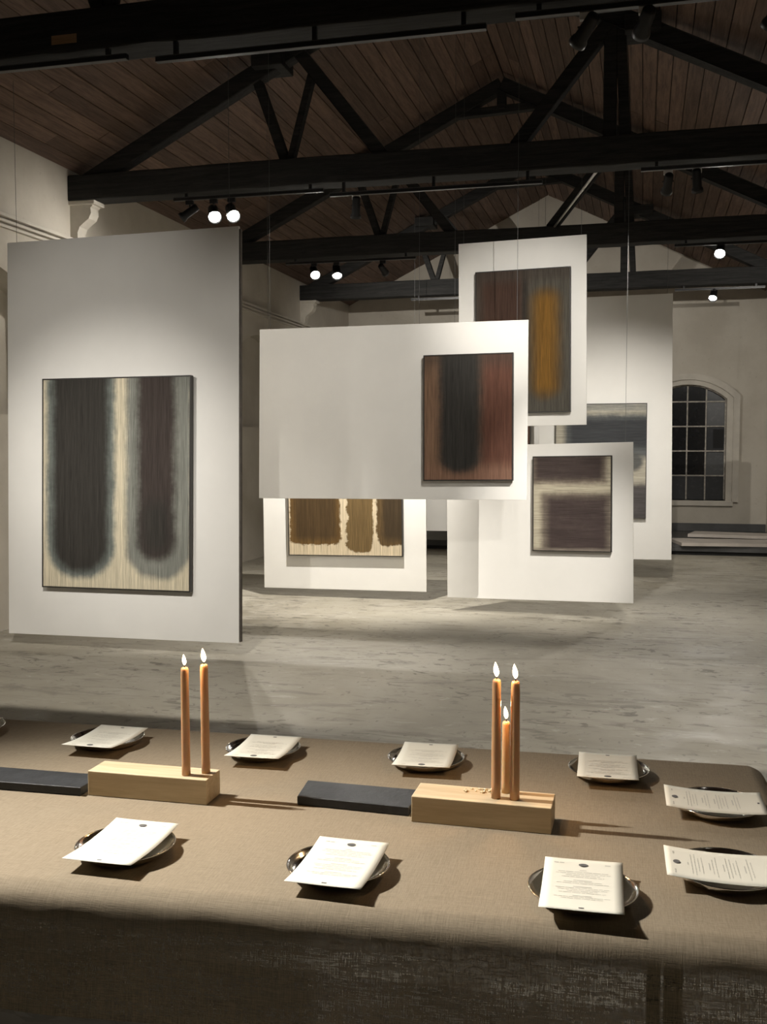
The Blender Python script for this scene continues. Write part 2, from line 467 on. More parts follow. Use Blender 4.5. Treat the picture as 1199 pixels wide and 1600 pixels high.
# ------------------------------------------------------------------ roof trusses
def make_truss():
    root = empty('roof_truss')
    def part(name, *bars):
        bm = bmesh.new()
        for a, b, w, h in bars: bar(bm, (a[0], 0, a[1]), (b[0], 0, b[1]), w, h)
        return finish(name, bm, M['truss'], root)
    bm = bmesh.new(); box(bm, UL + .0, UR, -.11, .11, CHORD0, CHORD1, .012)
    bmesh.ops.subdivide_edges(bm, edges=[e for e in bm.edges if e.calc_length() > 3], cuts=40)
    for v in bm.verts: v.co.z += .004 * math.sin(v.co.x * 1.7) + .002 * math.sin(v.co.x * 6.7 + 1) + random.uniform(-.002, .002); v.co.y += .004 * math.sin(v.co.x * 2.3)
    finish('tie_beam', bm, M['truss'], root)
    for s in (-1, 1):
        edge = UL + .02 if s < 0 else UR - .02
        part('rafter', ((edge, raft_z(edge) + .0), (RIDGE - s * .0, 5.64), .13, .15))
        part('brace', ((RIDGE + s * .56, CHORD1 - .02), (RIDGE + s * 1.32, raft_z(RIDGE + 1.32) - .04), .12, .11))
        bm = bmesh.new(); box(bm, RIDGE + s * 1.57 - .14, RIDGE + s * 1.57 + .14, -.16, .16, 4.80, 4.93, .01)
        finish('purlin_cleat', bm, M['truss'], root)
    part('queen_post', ((-.30, CHORD1 - .02), (-.30, raft_z(-.30) - .03), .11, .105))
    part('queen_post', ((-.175, CHORD1 - .02), (-.225, raft_z(-.22) - .03), .10, .085))
    part('strut', ((-3.06, CHORD1 - .02), (-3.33, raft_z(-3.33) - .04), .09, .075))
    part('strut', ((-3.03, CHORD1 - .02), (-2.80, raft_z(-2.80) - .22), .08, .06))
    part('collar', ((-2.34, 5.335), (-1.00, 5.385), .10, .085))
    bm = bmesh.new(); box(bm, RIDGE - .05, RIDGE + .05, -.06, .06, 5.36, 5.62, .008)
    finish('ridge_block', bm, M['truss'], root)
    return root
TL = {5.5: 'black timber roof truss nearest the camera, its tie beam across the top of the photo',
      8.65: 'black timber roof truss second from the camera, its left rafter in full view',
      11.9: 'black timber roof truss third from the camera, its small collar under the ridge in view',
      15.2: 'black timber roof truss farthest away, in front of the pale gable wall',
      2.13: 'black timber roof truss above the table, just out of the top of the view'}
proto = None
trusses = {}
for v in (5.5, 8.65, 11.9, 15.2, 2.13):
    if proto is None: r = proto = make_truss()
    else:
        r = proto.copy(); COL.objects.link(r)
        for ch in proto.children:
            c = ch.copy(); COL.objects.link(c); c.parent = r
    r.location = (0, v, 0); trusses[v] = r
    tag(r, TL[v], 'roof truss', 'roof trusses across the hall')
bm = bmesh.new(); box(bm, -3.33, -3.17, -.116, -.108, 3.83, 3.88); o = finish('bare_patch', bm, M['worn'], trusses[5.5])
o['label'] = 'pale patch of bare wood on the beam'
bm = bmesh.new()
tube(bm, (-.40, 8.76, 3.80), (-1.00, 11.78, 4.0), .012)
tag(finish('tie_rod', bm, M['steel']), 'thin bright steel rod running down from the second truss beam above the upper right board', 'rod')

# ------------------------------------------------------------------ corbels under the beam ends
prof = [(0, 3.40), (.05, 3.41), (.075, 3.45), (.075, 3.50), (.095, 3.55), (.14, 3.585), (.19, 3.62), (.215, 3.67), (.21, 3.72), (.23, 3.735), (.23, 3.78), (0, 3.78)]
for v, lab in ((8.65, 'pale S shaped plaster corbel carrying the beam end above the big left board'),
               (11.9, 'pale plaster corbel under the third beam end, behind the big left board'),
               (15.2, 'pale plaster corbel under the farthest beam end on the left wall')):
    r = empty('wall_corbel', (UL, v, 0)); tag(r, lab, 'corbel', 'corbels under the beam ends')
    bm = bmesh.new(); prism(bm, prof, 'y', -.07, .07)
    finish('scroll', bm, M['moulding'], r)
    bm = bmesh.new(); box(bm, 0, .26, -.095, .095, 3.745, 3.782, .006); finish('cap', bm, M['moulding'], r)

# ------------------------------------------------------------------ lighting tracks and spotlights
def track(u0, u1, v, z, label):
    r = empty('lighting_track', ((u0 + u1) / 2, v, z)); h = (u1 - u0) / 2
    bm = bmesh.new(); box(bm, -h, h, -.018, .018, -.016, .016, .003); finish('rail', bm, M['steel_track'], r)
    bm = bmesh.new(); box(bm, -h, h, -.021, -.0175, -.017, -.013); box(bm, -h, h, -.021, -.0175, .010, .014); finish('rail_lip', bm, M['lip'], r)
    k = max(2, int((u1 - u0) / .9) + 1)
    for i in range(k):
        x = -h + .12 + (2 * h - .24) * i / (k - 1)
        bm = bmesh.new(); box(bm, x - .012, x + .012, -.012, .012, .014, CHORD0 - z + .03); finish('hanger', bm, M['black'], r)
    tag(r, label, 'lighting track')
VT = {k: k - .08 for k in (2.3, 5.5, 8.65, 11.9, 15.2, -.9)}
track(-4.8, 1.4, 2.05, 3.735, 'long black lighting track over the table, above the view')
track(-4.9, -2.87, 5.42, 3.735, 'black lighting track at the upper left under the nearest beam')
track(-2.69, -.82, 5.42, 3.700, 'long black lighting track in the middle under the nearest beam')
track(-.67, .75, 5.42, 3.735, 'black lighting track at the top right under the nearest beam')
track(-4.1, -2.70, 8.57, 3.735, 'black lighting track behind the top of the big left board')
track(-2.64, -.83, 8.57, 3.690, 'long black lighting track in the middle under the second beam')
track(-.05, 1.5, 8.57, 3.735, 'black lighting track at the right under the second beam')
track(-4.2, -2.6, 11.82, 3.735, 'black lighting track with two glaring lamps under the third beam, above the wide board')
track(.30, 1.9, 11.82, 3.735, 'black lighting track at the right under the third beam')
track(-3.4, -1.9, 15.12, 3.735, 'black lighting track at the left under the farthest beam')
track(.4, 1.6, 15.12, 3.735, 'black lighting track at the right under the farthest beam')

SPOT_LABEL = {
 'table_a': 'black track spotlight above the view, lighting the left of the table',
 'table_b': 'black track spotlight above the view, lighting the middle of the table',
 'board_1': 'black track spotlight above the view aimed at the big left board',
 'fill_board_0': 'added black fill spotlight above the view washing the top of the big left board',
 'fill_floor_l': 'added black fill spotlight above the view aimed at the floor behind the candles',
 'fill_floor_m': 'added black fill spotlight above the view aimed at the floor on the right',
 'fill_wall_l': 'added black fill spotlight under the second beam turned to the left wall',
 'board_2': 'black track spotlight left in the group at the top right of the view',
 'board_4': 'black track spotlight second in the group at the top right of the view',
 'board_5': 'black track spotlight farthest right in the group under the nearest beam',
 'board_3': 'small black spotlight hanging under the middle of the second beam',
 'board_6': 'black spotlight with a white adapter tilted down at the right under the second beam',
 'floor_r': 'black spotlight just right of the tilted one under the second beam',
 'back_a': 'glaring lit spotlight above the big left board, left of the pair',
 'back_b': 'glaring lit spotlight above the big left board, right of the pair',
 'back_c': 'glaring lit spotlight above the wide board, left of that pair',
 'back_d': 'glaring lit spotlight above the wide board, right of that pair',
 'back_e': 'glaring lit spotlight under the third beam at the far right, above the window',
 'back_f': 'lit spotlight under the farthest beam at the right, below the glaring one',
 'fill_wall_c': 'added black fill spotlight under the third beam turned to the gable wall, left',
 'fill_wall_r': 'added black fill spotlight under the third beam turned to the gable wall, far right',
 'back_g': 'faint lit spotlight under the farthest beam at the far right edge'}
def spotlight(key, loc, tgt, power, cone, blend):
    p = Vector(loc); d = (Vector(tgt) - p).normalized()
    top = 3.672 if key == 'board_3' else 3.717
    r = empty('track_spotlight', (p.x, p.y, p.z)); tag(r, SPOT_LABEL[key], 'spotlight', 'spotlights on the tracks')
    bm = bmesh.new(); box(bm, -.035, .035, -.016, .016, top - p.z - .035, top - p.z, .003)
    finish('adapter', bm, M['white_plastic'] if key in ('board_6', 'board_2', 'board_4', 'floor_r', 'board_3') else M['black'], r)
    bm = bmesh.new(); tube(bm, (0, 0, top - p.z - .03), (0, 0, .01), .007); tube(bm, (-.045, 0, .01), (.045, 0, .01), .006); finish('stem', bm, M['black'], r)
    q = d.to_track_quat('-Z', 'Y')
    # head: -Z is the beam direction
    k = 1.35 if key.startswith('back') else 1.
    bm = bmesh.new(); lathe(bm, [(a * k, b) for a, b in [(0, .085), (.026, .083), (.034, .074), (.036, -.055), (.045, -.072), (.047, -.098), (.042, -.098), (.039, -.075), (0, -.074)]], 20)
    h = finish('lamp_head', bm, M['black'], r, True); h.rotation_mode = 'QUATERNION'; h.rotation_quaternion = q
    bm = bmesh.new(); lathe(bm, [(0, -.0765), (.038 * k, -.0765), (.038 * k, -.0745), (0, -.0745)], 16)
    lens = finish('lens', bm, M['lens'] if key.startswith('back') else M['lens_dim'], h)
    L = bpy.data.lights.new('spot_' + key, 'SPOT'); L.energy = power; L.color = WARM
    L.spot_size = math.radians(cone); L.spot_blend = blend; L.shadow_soft_size = .016 if key.startswith('table') else .008
    if key in ('fill_floor_l', 'fill_floor_m'):          # added unseen flap, shapes the beam to end short of the floor behind the table
        L.shadow_soft_size = .002
        e = d * .125; f = .13; k_ = (p.z + e.z) / ((5.19 if key == 'fill_floor_l' else 5.0) - p.y - e.y)
        bm = bmesh.new(); box(bm, e.x - .30, e.x + .22, e.y + f, e.y + f + .002, e.z - f * k_ - .22, e.z - f * k_); finish('added_flap', bm, M['black'], r)
        bm = bmesh.new()
        for sx in (-.045, .045): tube(bm, (sx, 0, -.01), (sx + e.x, e.y + f, e.z - f * k_ - .02), .004)
        finish('added_flap_arm', bm, M['black'], r)
    lo = bpy.data.objects.new('spot_beam', L); COL.objects.link(lo)
    lo.location = p + d * .125; lo.rotation_mode = 'QUATERNION'; lo.rotation_quaternion = q
for s in SPOTS: spotlight(*s)

# ------------------------------------------------------------------ hanging boards and their canvases
def painting_material(name, w, h, base, shapes, horiz=False, thread=.30):
    """soft stained shapes on linen. shapes: (cx, cz, hx, hz, round, soft, wobble, colour) in metres from the lower left corner"""
    m, nt, b = new_mat(name); g = G(nt)
    tc = g.n('ShaderNodeTexCoord'); sp = g.n('ShaderNodeSeparateXYZ'); nt.links.new(tc.outputs['Object'], sp.inputs[0])
    X, Z = sp.outputs[0], sp.outputs[2]
    nz = g.noise(tc.outputs['Object'], 9, 5, .6); nz2 = g.noise(g.coord('Object', (1, 1, 1)), 30, 3, .6)
    c = base
    if isinstance(base, list):
        c = g.mix(g.step(X, base[2] * w, base[3] * w), base[0], base[1])
    for cx, cz, hx, hz, rr, soft, wob, col in shapes:
        ax = g.m('SUBTRACT', g.m('ABSOLUTE', g.m('SUBTRACT', X, cx)), hx - rr)
        az = g.m('SUBTRACT', g.m('ABSOLUTE', g.m('SUBTRACT', Z, cz)), hz - rr)
        mx, mz = g.m('MAXIMUM', ax, 0.), g.m('MAXIMUM', az, 0.)
        d = g.m('SUBTRACT', g.m('SQRT', g.m('ADD', g.m('MULTIPLY', mx, mx), g.m('MULTIPLY', mz, mz))), rr)
        d = g.m('ADD', d, g.m('MULTIPLY', g.m('SUBTRACT', nz, .5), wob))
        d = g.m('ADD', d, g.m('MULTIPLY', g.m('SUBTRACT', nz2, .5), wob * .5))
        c = g.mix(g.step(d, soft, -soft), c, col)
    sc = (260, 1, 5) if not horiz else (5, 1, 260)
    t = g.noise(g.coord('Object', sc), 1, 3, .6)
    sc2 = (40, 1, 1.5) if not horiz else (1.5, 1, 40)
    t2 = g.noise(g.coord('Object', sc2), 1, 3, .6)
    f = g.m('ADD', g.step(t, .25, .75, 1 - thread, 1 + thread), g.step(t2, .3, .7, -thread * .5, thread * .5))
    cb = g.n('ShaderNodeCombineColor')
    for i in range(3): g.plug(cb.inputs[i], f)
    c = g.mix(1., c, cb.outputs[0], 'MULTIPLY')
    g.plug(b.inputs['Base Color'], c)
    b.inputs['Roughness'].default_value = .8; b.inputs['Specular IOR Level'].default_value = .2
    g.bump(t, .3, .002, b)
    return m

# v, (u, z, w, h), (yaw, lean, roll) degrees, canvas rect in board coordinates, label bits
BOARDS = [
 ('b1', 6.9, (-3.7656, 1.6008, 1.910, 2.9878), (-1.24, -2.52, -.57), (-.621, .601, -1.125, .441, -.3),
  'tall white board hanging at the left of the room, biggest in the photo',
  'canvas of two dark rounded columns on pale linen, on the tall left board'),
 ('b2', 8.3, (-2.0533, 1.8182, 2.2994, 1.4474), (-.24, -2.71, -.33), (.308, 1.044, -.572, .454, .3),
  'wide white board hanging in the middle, landscape shaped',
  'rust brown canvas with one dark column, on the wide middle board'),
 ('b3', 9.9, (-2.927, 1.0049, 1.7112, 1.8372), (.0, -.08, -.45), (-.569, .626, -.575, .588, .3),
  'white board hanging low behind and below the wide middle board, left of the centre',
  'canvas of three brown columns on cream linen, half covered by the wide board'),
 ('b4', 9.3, (-1.0747, 2.5511, 1.1528, 1.6692), (-3.25, -1.51, -.83), (-.410, .444, -.718, .556, -.1),
  'white board hanging highest, at the upper right behind the wide board',
  'dark canvas with one amber capsule, on the highest hanging board'),
 ('b5', 9.3, (-.9198, .849, 1.7065, 1.4117), (-7.28, -2.60, -1.27), (-.029, .675, -.257, .594, -.3),
  'white board hanging lowest, at the lower right just above the floor',
  'small canvas of two dark blocks parted by a pale band, on the low right board'),
 ('b6', 12.2, (-.437, 1.7517, 1.514, 3.0446), (.14, -2.15, -.6), (-.568, .470, -1.041, .283, -.4),
  'tall white board hanging at the back right, beside the arched window',
  'slate grey and cream canvas with a dark spot, on the tall board beside the window'),
 ('b7', 14.0, (-2.2449, 1.5642, 1.8473, 2.3942), (0, 0, -.23), (-.367, .764, .007, .833, -.2),
  'white board farthest back, seen only in the gap between the lower two boards',
  'dark brown canvas on the farthest board, only its right edge peeping out'),
]
def canvas_mat(key, w, h):
    if key == 'b1':
        dk, br = (.034, .031, .027), (.046, .036, .032)
        return painting_material('stained_linen_a', w, h, (.56, .50, .37), [
            (.265 * w, h * .5 + .09 * h, .235 * w, .54 * h, .21 * w, .035, .05, (.165, .185, .170)),
            (.265 * w, h * .5 + .105 * h, .195 * w, .53 * h, .18 * w, .055, .05, dk),
            (.79 * w, h * .5 + .085 * h, .215 * w, .53 * h, .20 * w, .035, .05, (.20, .205, .180)),
            (.775 * w, h * .5 + .14 * h, .125 * w, .50 * h, .12 * w, .05, .06, br),
            (.775 * w, .30 * h, .085 * w, .12 * h, .08 * w, .08, .05, dk)])
    if key == 'b2':
        return painting_material('stained_linen_b', w, h, [(.175, .105, .066), (.105, .046, .031), .25, .75], [
            (.5 * w, .0, .6 * w, .10 * h, .02, .10, .03, (.22, .125, .085)),
            (.5 * w, 1.05 * h, .6 * w, .12 * h, .02, .13, .03, (.05, .038, .030)),
            (.415 * w, .5 * h + .10 * h, .24 * w, .54 * h, .2 * w, .055, .05, (.055, .042, .033)),
            (.41 * w, .5 * h + .12 * h, .20 * w, .54 * h, .18 * w, .04, .05, (.030, .028, .025))])
    if key == 'b3':
        return painting_material('stained_linen_c', w, h, (.56, .47, .33), [
            (.24 * w, .62 * h, .225 * w, .52 * h, .07, .012, .09, (.125, .072, .024)),
            (.24 * w, .66 * h, .19 * w, .52 * h, .07, .05, .05, (.068, .042, .018)),
            (.635 * w, .58 * h, .115 * w, .54 * h, .08, .010, .09, (.14, .092, .038)),
            (.93 * w, .62 * h, .155 * w, .52 * h, .07, .012, .09, (.10, .063, .026)),
            (.95 * w, .66 * h, .12 * w, .52 * h, .07, .05, .05, (.052, .035, .018))])
    if key == 'b4':
        return painting_material('stained_linen_d', w, h, (.068, .062, .050), [
            (.28 * w, .64 * h, .25 * w, .44 * h, .1, .09, .05, (.048, .026, .018)),
            (.53 * w, .6 * h, .025 * w, .5 * h, .01, .03, .02, (.02, .018, .015)),
            (.5 * w, 1.02 * h, .6 * w, .09 * h, .02, .08, .03, (.05, .04, .032)),
            (.74 * w, .48 * h, .165 * w, .385 * h, .15 * w, .05, .03, (.095, .058, .022)),
            (.74 * w, .48 * h, .09 * w, .33 * h, .08 * w, .05, .03, (.155, .078, .014))], thread=.35)
    if key == 'b5':
        return painting_material('stained_linen_e', w, h, (.42, .38, .29), [
            (.44 * w, .86 * h, .50 * w, .155 * h, .03, .035, .04, (.13, .105, .085)),
            (.46 * w, .88 * h, .42 * w, .125 * h, .03, .035, .03, (.050, .037, .034)),
            (.56 * w, .27 * h, .45 * w, .345 * h, .03, .035, .04, (.15, .125, .10)),
            (.57 * w, .28 * h, .38 * w, .29 * h, .04, .05, .03, (.050, .036, .034)),
            (.5 * w, .0, .6 * w, .03 * h, .01, .02, .02, (.20, .17, .14))], True)
    if key == 'b6':
        return painting_material('stained_linen_f', w, h, (.40, .37, .30), [
            (.62 * w, .72 * h, .52 * w, .19 * h, .06, .05, .05, (.10, .105, .105)),
            (.66 * w, .74 * h, .50 * w, .13 * h, .06, .05, .04, (.040, .042, .045)),
            (.5 * w, .97 * h, .6 * w, .03 * h, .01, .02, .03, (.22, .22, .20)),
            (.86 * w, .49 * h, .10 * w, .10 * w, .10 * w, .035, .03, (.10, .10, .095)),
            (.6 * w, .10 * h, .55 * w, .20 * h, .05, .05, .04, (.075, .068, .068))], True)
    return painting_material('stained_linen_g', w, h, (.10, .055, .035), [(.5 * w, .5 * h, .4 * w, .4 * h, .1, .05, .05, (.04, .03, .025))])

BT = .022
for key, v, (u, z, w, h), (yaw, lean, roll), (x0, x1, z0, z1, ir), lab, plab in BOARDS:
    rot = (Matrix.Rotation(math.radians(yaw), 4, 'Z') @ Matrix.Rotation(math.radians(lean), 4, 'X') @ Matrix.Rotation(math.radians(roll), 4, 'Y'))
    root = empty('hanging_board', (u, v, z)); root.rotation_euler = rot.to_euler()
    tag(root, lab, 'display board', 'white boards hanging on wires')
    bm = bmesh.new(); box(bm, -w / 2, w / 2, 0, BT, -h / 2, h / 2, .0025)
    finish('panel', bm, M['board'], root)
    if key == 'b1':  # dark strip puts the shade of the right side face into colour
        bm = bmesh.new(); box(bm, w / 2 - .004, w / 2 + .012, .004, BT + .012, -h / 2 + .01, h / 2 - .02)
        finish('edge_shade_strip', bm, M['edge_shade'], root)
    for bx in (-.33, .33):           # battens on the back that carry the wires
        bm = bmesh.new(); box(bm, bx * w - .02, bx * w + .02, BT, BT + .025, -h / 2 + .12, h / 2 - .05, .002)
        finish('batten', bm, M['table'], root)
    inv = rot.inverted()
    for bx in (-.46, .46):
        a = Vector((bx * w, BT * .5, h / 2 - .01)); wp = rot @ a + Vector((u, v, z))
        topz = min(ceil_z(wp.x) - .01, 9)
        bpt = inv @ (Vector((wp.x, wp.y, topz)) - Vector((u, v, z)))
        bm = bmesh.new(); tube(bm, a, bpt, .0016, 5); finish('hanging_wire', bm, M['wire'], root)
    # canvas
    cw, ch = x1 - x0, z1 - z0
    off = .018 if key == 'b3' else .030; th = .032
    loc = rot @ Vector((x0, -off - .0, z0)) + Vector((u, v, z))
    cr = rot @ Matrix.Rotation(math.radians(-ir), 4, 'Y')
    p = empty('painting', loc); p.rotation_euler = cr.to_euler()
    tag(p, plab, 'painting', 'stained canvases on the hanging boards')
    bm = bmesh.new(); box(bm, .006, cw - .006, -th + .004, 0, .006, ch - .006)
    finish('canvas', bm, canvas_mat(key, cw, ch), p)
    bm = bmesh.new(); t = .009
    box(bm, 0, t, -th, off * .3, 0, ch); box(bm, cw - t, cw, -th, off * .3, 0, ch)
    box(bm, t, cw - t, -th, off * .3, 0, t); box(bm, t, cw - t, -th, off * .3, ch - t, ch)
    finish('tray_frame', bm, M['frame'], p)
    bm = bmesh.new()
    for fx in (.2, .8): box(bm, fx * cw - .03, fx * cw + .03, 0, off, ch * .75, ch * .75 + .04)
    finish('wall_cleat', bm, M['steel_track'], p)

# ------------------------------------------------------------------ low platform and planks at the gable wall
r = empty('low_platform', ((UL + UR) / 2, 15.1, 0)); hw = (UR - UL) / 2 - .01
bm = bmesh.new(); box(bm, -hw, hw, 0, V1 - 15.1 - .01, .115, .14, .004); finish('deck', bm, M['platform'], r)
bm = bmesh.new(); box(bm, -hw, hw, .005, .03, .055, .115); finish('fascia', bm, M['platform'], r)
bm = bmesh.new(); box(bm, -hw, hw, .06, V1 - 15.1 - .03, 0, .114); finish('base_box', bm, M['platform_dark'], r)
bm = bmesh.new(); box(bm, -hw, hw, V1 - 15.1 - .03, V1 - 15.1 - .005, .14, .27, .004); finish('skirting', bm, M['platform'], r)
tag(r, 'low dark grey platform along the foot of the gable wall', 'platform')
for (a, b, c, d), zb, lab in ((((.67, 15.95), (.80, 16.55), (1.90, 16.35), (1.90, 15.8)), .190, 'white plank lying on top of the other one on the low platform'),
                        (((.40, 15.75), (.55, 14.98), (1.93, 15.12), (1.93, 15.80)), .141, 'white plank with a slanting end lying at the front of the low platform')):
    bm = bmesh.new()
    prism(bm, [a, b, c, d], 'z', zb, zb + .045)
    tag(finish('white_plank', bm, M['plank']), lab, 'plank', 'planks lying on the low platform')
bm = bmesh.new()
box(bm, .9, 1.85, 16.0, 16.05, .14, .19)
tag(finish('bearer', bm, M['table']), 'small wooden bearer propping the upper white plank', 'bearer')

# ------------------------------------------------------------------ table and cloth
TZ = .74
TYAW = math.radians(1.9)
def tpos(x, y):
    c, s_ = math.cos(TYAW), math.sin(TYAW)
    dx, dy = x + .75, y - 2.10
    return (-.75 + dx * c - dy * s_, 2.10 + dx * s_ + dy * c)
tab = empty('long_table', (*tpos(-1.45, 2.13), 0), (0, 0, TYAW))
tag(tab, 'long trestle table hidden under the brown linen cloth', 'table')
TX0, TX1, TY0, TY1 = -3.35, .305, 1.600, 2.610
for i in range(2):
    a = TX0 + (TX1 - TX0) * i / 2 + .002; b = TX0 + (TX1 - TX0) * (i + 1) / 2 - .002
    bm = bmesh.new(); box(bm, a + 1.45 + (.03 if i == 0 else 0), b + 1.45 - (.03 if i == 1 else 0), TY0 + .085 - 2.13, TY1 - .03 - 2.13, TZ - .040, TZ - .008, .004)
    finish('tabletop', bm, M['table'], tab)
for x in (TX0 + .25, (TX0 + TX1) / 2 - .2, TX1 - .25):
    for y in (TY0 + .18, TY1 - .18):
        bm = bmesh.new(); tube(bm, (x + 1.45, y - 2.13, 0), (x + 1.45, y - 2.13, TZ - .033), .017, 10)
        finish('leg', bm, M['black'], tab, True)
    bm = bmesh.new(); box(bm, x + 1.45 - .015, x + 1.45 + .015, TY0 + .18 - 2.13, TY1 - .18 - 2.13, TZ - .075, TZ - .035)
    finish('cross_rail', bm, M['black'], tab)

# cloth: rings of a rounded rectangle, over the edge and down
def rr_points(x0, x1, y0, y1, rad, step):
    pts = []
    def line(a, b):
        n = max(1, int(round((Vector(b) - Vector(a)).length / step)))
        for i in range(n): pts.append((a[0] + (b[0] - a[0]) * i / n, a[1] + (b[1] - a[1]) * i / n))
    def arc(cx, cy, a0, n=7):
        for i in range(n):
            t = a0 + PI / 2 * i / n; pts.append((cx + rad * math.cos(t), cy + rad * math.sin(t)))
    line((x0 + rad, y0), (x1 - rad, y0)); arc(x1 - rad, y0 + rad, -PI / 2)
    line((x1, y0 + rad), (x1, y1 - rad)); arc(x1 - rad, y1 - rad, 0)
    line((x1 - rad, y1), (x0 + rad, y1)); arc(x0 + rad, y1 - rad, PI / 2)
    line((x0, y1 - rad), (x0, y0 + rad)); arc(x0 + rad, y0 + rad, PI)
    return pts
from mathutils import noise as mn
bm = bmesh.new()
base_pts = rr_points(TX0 - .004, TX1 + .004, TY0 - .004, TY1 + .004, .036, .02)
cx, cy = (TX0 + TX1) / 2, (TY0 + TY1) / 2
# outward normals
N = len(base_pts); nrm = []
for i in range(N):
    a = Vector(base_pts[i - 1]); b = Vector(base_pts[(i + 1) % N]); t = (b - a).normalized(); nrm.append(Vector((t.y, -t.x)))
prof = [(-.033, 0.), (-.027, -.0006), (-.021, -.0022), (-.016, -.0045), (-.007, -.009), (.001, -.0155), (.007, -.024), (.011, -.036), (.013, -.052)] + [(.014 + .012 * k / 9, -.052 - .168 * k / 9) for k in range(1, 10)]
rings = []
for o_, dz in prof:
    ringv = []
    depth = max(0, min(1, (-dz - .01) / .2))
    for i, (p, n) in enumerate(zip(base_pts, nrm)):
        if p[1] < 1.7: p = (p[0], p[1] + .032 * (max(-1.6, min(1.05, p[0] + .75)) + .1))
        s = i * .02
        fold = depth * (.010 * mn.noise(Vector((p[0] * 2.6, p[1] * 2.6, 3.1))) + .004 * math.sin(s * 17 + 2 * mn.noise(Vector((s, 0, 0)))) * depth)
        wr = .0025 * mn.noise(Vector((p[0] * 14, p[1] * 14, dz * 40))) * min(1, depth * 8)
        off = o_ + max(fold, -.012 - o_ * .2) + wr
        hem = .010 * mn.noise(Vector((s * .9, 5, 0))) * depth
        ringv.append(bm.verts.new((p[0] + n.x * off + .75, p[1] + n.y * off - 2.10, dz + hem)))
    rings.append(ringv)
for A, B in zip(rings, rings[1:]):
    for i in range(N):
        j = (i + 1) % N; bm.faces.new((A[i], B[i], B[j], A[j]))
bm.faces.new(rings[0])
bmesh.ops.recalc_face_normals(bm, faces=bm.faces)
o = finish('tablecloth', bm, M['linen'], None, True)
o.location = (-.75, 2.10, TZ); o.rotation_euler = (0, 0, TYAW)
tag(o, 'brown linen tablecloth draped over the long table, loosely woven at its front fall', 'tablecloth')
o.data.polygons[len(o.data.polygons) - 1].use_smooth = False

# ------------------------------------------------------------------ things on the table
def make_plate():
    r = empty('steel_plate')
    bm = bmesh.new()
    lathe(bm, [(0, 0.0), (.055, 0.0), (.068, .0018), (.081, .0065), (.0895, .0135), (.0935, .0190), (.0945, .0205), (.0938, .0212), (.0915, .0203),
               (.0880, .0140), (.079, .0075), (.066, .0035), (.052, .0022), (0, .002)], 48)
    finish('dish', bm, M['plate'], r, True)
    bm = bmesh.new()
    n, k, R, q = 48, 8, .0938, .0014
    vs = [[bm.verts.new(((R + q * math.cos(2 * PI * j / k)) * math.cos(2 * PI * i / n), (R + q * math.cos(2 * PI * j / k)) * math.sin(2 * PI * i / n), .0206 + q * math.sin(2 * PI * j / k))) for j in range(k)] for i in range(n)]
    for i in range(n):
        for j in range(k): bm.faces.new((vs[i][j], vs[(i + 1) % n][j], vs[(i + 1) % n][(j + 1) % k], vs[i][(j + 1) % k]))
    bmesh.ops.recalc_face_normals(bm, faces=bm.faces)
    finish('rolled_rim', bm, M['plate'], r, True)
    return r

